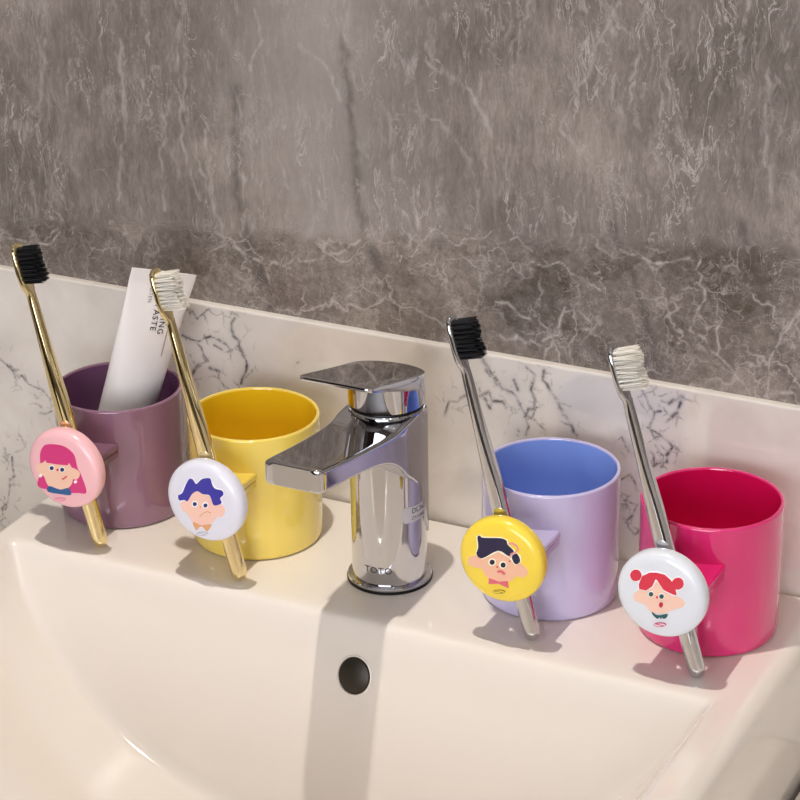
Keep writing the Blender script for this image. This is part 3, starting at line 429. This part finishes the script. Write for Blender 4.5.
# build as strips so that it follows the round body
nu=16; V=[]
for i in range(nu+1):
    u=w*i/nu; ed=min(u,w-u); hh=h/2-(r_-math.sqrt(max(r_*r_-max(r_-ed,0)**2,0)))
    V.append([(u,-hh),(u,hh)])
fr=[[b.verts.new((u,z,.00012)) for u,z in s] for s in V]; bk=[[b.verts.new((u,z,0)) for u,z in s] for s in V]
for i in range(nu):
    b.faces.new((fr[i][0],fr[i+1][0],fr[i+1][1],fr[i][1])); 
    b.faces.new((bk[i][0],bk[i+1][0],fr[i+1][0],fr[i][0])); b.faces.new((fr[i][1],fr[i+1][1],bk[i+1][1],bk[i][1]))
b.faces.new((bk[0][0],fr[0][0],fr[0][1],bk[0][1])); b.faces.new((fr[nu][0],bk[nu][0],bk[nu][1],fr[nu][1]))
LA=math.radians(-42)
wrap(b,LA,.046,R+.0001); st=obj('sticker',b,M['sticker'],fa); st['label']='grey sticker with black lettering'
b=text_bm('DL362',.0043,.00004); wrap(b,LA+.0055/R,.0465,R+.00026); b2=text_bm('ZY110902',.0026,.00004); wrap(b2,LA+.0055/R,.0427,R+.00026); merge(b,b2)
obj('sticker_print',b,M['ink'],st,False)
b=bmesh.new(); lathe(b,[(.0085,.0974),(.0098,.0974),(.0098,.1008),(.0085,.1008)],48,cy=-.09); obj('aerator',b,M['chrome'],fa)
# ---------------------------------------------------------------- cups
D2=.0375; H=.0751
CUPS=[(-.3138,.0439),(-.2228,.0427),(-.0430,.0487),(.0483,.0488)]
BADGE=[(.006,.052),(.0069,.0512),(.0012,.0503),(-.002,.0503)]
CUPC=[('8a6378','70496a','purple'),('f5d864','f3cb22','yellow'),('c8bfe2','93aef0','lavender'),('e02a74','dc1258','pink')]
names=['dusty purple cup with pink haired girl badge and toothpaste tube inside','yellow cup with blue haired face badge beside the tap','lavender cup with yellow boy badge right of the tap','hot pink cup with red haired girl badge at the right end']
def make_cup(i):
    cx_,cy_=CUPS[i]; c=empty('toothbrush_cup',(cx_,cy_,0)); tag(c,names[i],'cup',group='toothbrush cups on the basin ledge')
    mo=plastic(CUPC[i][2]+'_plastic',CUPC[i][0]); mi_=plastic(CUPC[i][2]+'_inner_plastic',CUPC[i][1])
    b=bmesh.new(); w=.0022
    prof=[(.030,.0006),(.0345,.0003),(.0360,.0004),(.0368,.0010),(.0372,.0022),(D2-.0001,.004),(D2-.0001,.006),(D2-.0001,.02),(D2,.05),(D2,H-.0022),(D2,H-.0013),(D2,H-.0010),(D2-.0004,H-.0003),(D2-.0009,H),(D2-w+.0004,H-.0002),(D2-w,H-.0010)]
    inner=[(D2-w,H-.0010),(D2-w,H-.0016),(D2-w-.0001,.05),(D2-w-.0006,.012),(D2-w-.003,.0058),(D2-w-.008,.0042),(.001,.0040)]
    V1=lathe(b,prof,128,cap1=False); 
    n=128; prev=V1[-1]
    for r,z in inner[1:]:
        cur=[b.verts.new((r*math.cos(2*math.pi*k/n),r*math.sin(2*math.pi*k/n),z)) for k in range(n)]
        for k in range(n): b.faces.new((prev[k],prev[(k+1)%n],cur[(k+1)%n],cur[k])).material_index=1
        prev=cur
    b.faces.new(prev).material_index=1
    obj('cup_body',b,[mo,mi_],c,angle=50)
    # arm: two prongs with a slot for the handle
    lean=(BR[i][2]-BR[i][0])/(BR[i][3]-BR[i][1]); xm=BR[i][0]+lean*(.052-BR[i][1])
    bx,bz=BADGE[i]; g=.0078
    b=bmesh.new()
    L=[(-.0195,-.0320),(-.0195,-.0608),(xm-g,-.0608),(xm-g,-.0500),(xm+g,-.0500),(xm+g,-.0608),(.0195,-.0608),(.0195,-.0320),(.0,-.0365)]
    for z0,z1,ins in ((.0513,.0553,0),(.0468,.0513,.0005)):
        d=bmesh.new(); q=[(x+(-ins if x>xm+g+.001 else ins if x<xm-g-.001 else 0),y) for x,y in L]
        lo=[d.verts.new((x,y,z0)) for x,y in q]; hi_=[d.verts.new((x,y,z1)) for x,y in q]
        d.faces.new(lo[::-1]); d.faces.new(hi_)
        for k in range(len(q)): d.faces.new((lo[k],lo[(k+1)%len(q)],hi_[(k+1)%len(q)],hi_[k]))
        bmesh.ops.recalc_face_normals(d,faces=d.faces[:]); bmesh.ops.bevel(d,geom=d.edges[:],offset=.0006,segments=2,affect='EDGES',clamp_overlap=True); merge(b,d)
    obj('holder_arm',b,mo,c,angle=40)
    # badge
    b=bmesh.new(); r=.0238
    prof=[(.002,-.0610),(r-.0016,-.0610),(r-.0005,-.0614),(r,-.0625),(r,-.0662),(r-.0005,-.0678),(r-.0016,-.0690),(r-.0035,-.0697),(r-.0062,-.0700),(r-.012,-.0701),(.001,-.0702)]
    lathe(b,prof,96,cx=bx,cy=bz,axis='y')
    cols=ART_COL[i]; order=['badge']+[k for k in cols if k!='badge']
    ms=[speck('badge_'+CUPC[i][2],cols['badge'],.2,.02,ior=1.5,coat=.15)]+[mat('print_'+k,cols[k],.2,coat=.4) for k in order[1:]]
    bd=obj('badge',b,ms[0],c,angle=40); bd['label']=['pale pink round badge','white round badge with blue hair','yellow round badge','white round badge with red hair'][i]
    b=bmesh.new(); order2=order
    for nlay,(m,l,pts,sm) in enumerate(ART[i]):
        pp=[(bx+a/1000,bz+z/1000) for a,z in pts]
        if len(pp)<14 or sm: pp=[(p.x,p.y) for p in catmull(pp,4)] if m not in('lip',) else pp
        flat_shape(b,pp,-.0702-.00004*(nlay+1),.00004*(nlay+1)+.0002,order2.index(m))
    me=bpy.data.meshes.new('portrait_print'); b.to_mesh(me); b.free()
    for m in ms: me.materials.append(m)
    o=bpy.data.objects.new('portrait_print',me); COL.objects.link(o); o.parent=bd
    return c
# brush axis in the cup's frame: bottom (x,z) and top (x,z)
BR=[(.0179,.0045,-.0220,.1762),(.0190,.0045,-.0236,.1772),(.0135,.0045,-.0313,.175),(.0142,.0045,-.0351,.1747)]
BRUSH=[('gold','bristle_black','gold toothbrush with black bristles held on the purple cup'),('gold','bristle_white','gold toothbrush with white bristles held on the yellow cup'),
('chrome','bristle_black','silver toothbrush with black bristles held on the lavender cup'),('chrome','bristle_white','silver toothbrush with white bristles held on the pink cup')]
def make_brush(i):
    cx_,cy_=CUPS[i]; x0,z0,x1,z1=BR[i]; ax=Vector((x1-x0,0,z1-z0)); L=ax.length+.0005; ax.normalize()
    side=Vector((ax.z,0,-ax.x)); base=Vector((x0,-.0555,z0)); yv=Vector((0,1,0))
    t=empty('toothbrush',(cx_+x0,cy_-.0555,0)); tag(t,BRUSH[i][2],'toothbrush',group='toothbrushes held on the cups')
    off=Vector((x0,-.0555,0))
    # s, half-thickness in the lean plane, half-width across (y), centre shift
    st=[(-.0042,.0006,.0006,0),(-.0040,.0020,.0019,0),(-.0031,.0034,.0031,0),(-.0012,.0044,.0038,0),(.002,.0047,.0041,0),(.02,.0047,.0041,0),(.05,.0049,.0041,0),(.075,.0051,.0041,0),(.088,.0049,.0041,0),(.10,.0042,.0040,0),(.115,.0033,.0038,0),(.130,.0029,.0034,0),(.140,.0027,.0031,0),(.1455,.0025,.0029,0),(.1475,.0023,.0031,.0001),(.1490,.0022,.0036,.0003)]
    if i in(1,3): st[-2]=(.1475,.0023,.0031,-.0002); 
    b=bmesh.new(); rs=[]
    for s,a,w,sh in st:
        ring=[]
        for k in range(32):
            th=2*math.pi*k/32; cc,sn=math.cos(th),math.sin(th); e=.94
            ring.append(base-off+ax*(s*1.013 if s>0 else s)+side*(a*math.copysign(abs(cc)**e,cc)-sh)+yv*(w*math.copysign(abs(sn)**e,sn)))
        rs.append(ring)
    rings(b,rs); obj('handle',b,M[BRUSH[i][0]],t,angle=50)
    # head plate
    b=bmesh.new(); hs=[(.1490,.0022,.0036,.0003),(.151,.0021,.0046,.0007),(.154,.0021,.0052,.0010),(.160,.0021,.0056,.0012),(.168,.0021,.0056,.0012),(.172,.0021,.0053,.0012),(.1745,.0020,.0044,.0011),(.1760,.0016,.0030,.0010),(.1766,.0008,.0012,.0009)]
    rs=[]
    for s,a,w,sh in hs:
        ring=[]
        for k in range(32):
            th=2*math.pi*k/32; cc,sn=math.cos(th),math.sin(th)
            ring.append(base-off+ax*(s*1.013 if s>0 else s)+side*(a*math.copysign(abs(cc)**.7,cc)-sh)+yv*(w*math.copysign(abs(sn)**.8,sn)))
        rs.append(ring)
    rings(b,rs); obj('head',b,M[BRUSH[i][0]],t,angle=50)
    b=bmesh.new(); r=random.Random(i+3); rows=9
    for q in range(rows):
        s=.1562+q*.00238; ww=3 if 0<q<rows-1 else 2
        for c in range(ww+1):
            yy=(c-ww/2)*.0027
            LL=.0128+.0006*math.sin(q*1.3)-(.0010 if abs(c-ww/2)>1.2 else 0)
            for h in range(22):
                a=r.uniform(0,6.283); rr=(.00066 if BRUSH[i][1]=='bristle_black' else .00078)*math.sqrt(r.random()); p=base-off+ax*(s+rr*math.cos(a))+yv*(yy+rr*math.sin(a))-side*.0004
                sp=1.3 if BRUSH[i][1]=='bristle_white' else 1.05
                tip=base-off+ax*(s+rr*sp*1.3*math.cos(a)+r.gauss(0,.0002))+yv*(yy+rr*1.4*math.sin(a)+r.gauss(0,.0002))+side*(LL*r.uniform(.93,1.03))
                hr=.00016; n=4; A=[];B=[]
                for k in range(n):
                    th=2*math.pi*k/n; o_=ax*(hr*math.cos(th))+yv*(hr*math.sin(th)); A.append(b.verts.new(p+o_)); B.append(b.verts.new(tip+o_*.6))
                for k in range(n): b.faces.new((A[k],A[(k+1)%n],B[(k+1)%n],B[k]))
                b.faces.new(B)
    o=obj('bristles',b,M[BRUSH[i][1]],t,smooth=False); o['label']=('black' if 'black' in BRUSH[i][1] else 'white')+' bristles'
for i in range(4): make_cup(i)
for i in range(4): make_brush(i)
# ---------------------------------------------------------------- toothpaste tube
tb=empty('toothpaste_tube',(-.332,.040,.0045)); tag(tb,'white toothpaste tube standing crimp up in the purple cup','toothpaste')
A=Vector(TA); T=Vector(TT); up=(T-A); LT=up.length; up.normalize()
xv=Vector((1,0,0)); nrm=xv.cross(up); 
rgt=Vector((.63,.717,-.31))
rgt=(rgt-up*rgt.dot(up)).normalized(); frn=up.cross(rgt).normalized()
if frn.y>0: frn=-frn
base=A-Vector(tb.location)
def sect(s,hw,ht,n=48,e=1.0):
    P=[]
    for k in range(n):
        th=2*math.pi*k/n; cc,sn=math.cos(th),math.sin(th)
        P.append(base+up*s+rgt*(hw*math.copysign(abs(cc)**e,cc))+frn*(ht*math.copysign(abs(sn)**e,sn)))
    return P
b=bmesh.new(); rings(b,[sect(s,h,t_) for s,h,t_ in ((0,.0078,.0078),(.0004,.0082,.0082),(.010,.0086,.0086),(.0104,.0082,.0082))]); obj('cap',b,M['tube'],tb)
sts=[(.0106,.006,.006),(.0118,.0072,.0072),(.0135,.013,.0118),(.0165,.0155,.0125),(.022,.0162,.0124),(.05,.0166,.0108),(.08,.0174,.0082),(.11,.0183,.0052),(.128,.0189,.0026),(.137,.01945,.0009),(LT-.0002,.01965,.0006)]
st2=[]
for s in np.linspace(0,1,40):
    x=s*(len(sts)-1); st2.append(tuple(float(np.interp(x,range(len(sts)),[q[k] for q in sts])) for k in range(3)))
b=bmesh.new(); rings(b,[sect(*q) for q in st2]); obj('tube_body',b,M['tube'],tb,angle=60)
def tube_front(s,u):
    hw=float(np.interp(s,[q[0] for q in sts],[q[1] for q in sts])); ht=float(np.interp(s,[q[0] for q in sts],[q[2] for q in sts]))
    return base+up*s+rgt*u+frn*(ht*math.sqrt(max(0,1-(u/hw)**2)))
def put_text(bm,s0,u0):
    # text runs down the tube: text x -> -s, text y -> +u
    for v in bm.verts:
        s=s0-v.co.x; u=u0+v.co.y; v.co=tube_front(s,u)+frn*(v.co.z+.0002)
b=text_bm('WHITENING',.0050,.00008,'RIGHT',1.2); put_text(b,.1080,.0035)
b2=text_bm('TOOTHPASTE',.0050,.00008,'RIGHT',1.2); put_text(b2,.1100,-.0013); merge(b,b2)
obj('print',b,M['ink'],tb,False)['label']='black capital letters'
b=text_bm('NOTEN',.0031,.00003,'RIGHT',1.1); put_text(b,.1262,-.0062)
b2=text_bm('A',.0031,.00003,'RIGHT',1.1); put_text(b2,.1330,-.0012); merge(b,b2)
obj('small_print',b,M['ink_grey'],tb,False)['label']='grey small print'
b=bmesh.new(); pr=[]
for k in range(13):
    s=.1180-.0235*k/12; pr.append([b.verts.new(tube_front(s,.0095+d)+frn*.00025) for d in (-.00025,.00025)])
for p,q in zip(pr,pr[1:]): b.faces.new((p[0],p[1],q[1],q[0]))
obj('print_line',b,M['ink_gold'],tb,False)['label']='thin gold line'
# ---------------------------------------------------------------- lamps
def downlight(x,y,r,power,label,col=(1,.945,.875),rad=.014):
    t=empty('ceiling_light',(x,y,CE)); tag(t,label,'light',group='recessed ceiling lights')
    b=bmesh.new(); lathe(b,[(r,-.0005),(r+.012,-.0005),(r+.012,-.006),(r,-.009)],48,cap0=False,cap1=False); 
    obj('trim_ring',b,M['steel'],t)
    b=bmesh.new(); lathe(b,[(r*.98,-.0025),(.001,-.0025)],48,cap0=False); obj('lamp_lens',b,M['lamp'],t,False)
    l=bpy.data.lights.new('downlight','AREA'); l.shape='DISK'; l.size=rad*2; l.energy=power; l.color=col; l.spread=math.radians(125)
    lo=bpy.data.objects.new('downlight',l); COL.objects.link(lo); lo.parent=t; lo.location=(0,0,-.012)
downlight(-.17,-.21,.03,KEY,'recessed ceiling light right above the basin')
downlight(.9,-1.3,.03,KEY*.5,'added ceiling light for ambient fill on the right')  # added lamp, gives ambient light and highlights for reflections
wn=empty('window_1',(.35,-2.299,.38)); wn['kind']='structure'
b=bmesh.new()
for d in ((-.8,.8,0,.03,-.55,-.5),(-.8,.8,0,.03,.5,.55),(-.8,-.75,0,.03,-.5,.5),(.75,.8,0,.03,-.5,.5),(-.02,.02,0,.03,-.5,.5)): box(b,*d)
obj('window_frame',b,M['ceil'],wn,False)
b=bmesh.new(); box(b,-.75,.75,.004,.010,-.5,.5); obj('frosted_pane',b,M['daylight'],wn,False)

w=bpy.data.worlds.new('world'); SC.world=w; w.use_nodes=True; w.node_tree.nodes['Background'].inputs[0].default_value=(.8,.85,1,1); w.node_tree.nodes['Background'].inputs[1].default_value=.3
# ---------------------------------------------------------------- camera
cam=bpy.data.cameras.new('camera'); cam.sensor_width=36; cam.lens=2451.67*36/800; cam.clip_start=.02; cam.clip_end=30
co=bpy.data.objects.new('camera',cam); COL.objects.link(co)
r_=Vector((0.8962418,0.4433185,-0.0148108)); u_=Vector((-0.1684046,0.3709684,0.9132482)); f_=Vector((-0.4103541,0.8159971,-0.4071342))
co.matrix_world=Matrix.Translation((0.4182765,-1.0475529,0.6441725))@Matrix((r_,u_,-f_)).transposed().to_4x4()
SC.camera=co
SC.view_settings.view_transform='Standard'; SC.view_settings.look='None'; SC.view_settings.gamma=1; SC.view_settings.exposure=EXPO
SC.view_settings.use_curve_mapping=False
SC.cycles.max_bounces=10; SC.cycles.glossy_bounces=6; SC.cycles.sample_clamp_indirect=4; SC.cycles.blur_glossy=.5
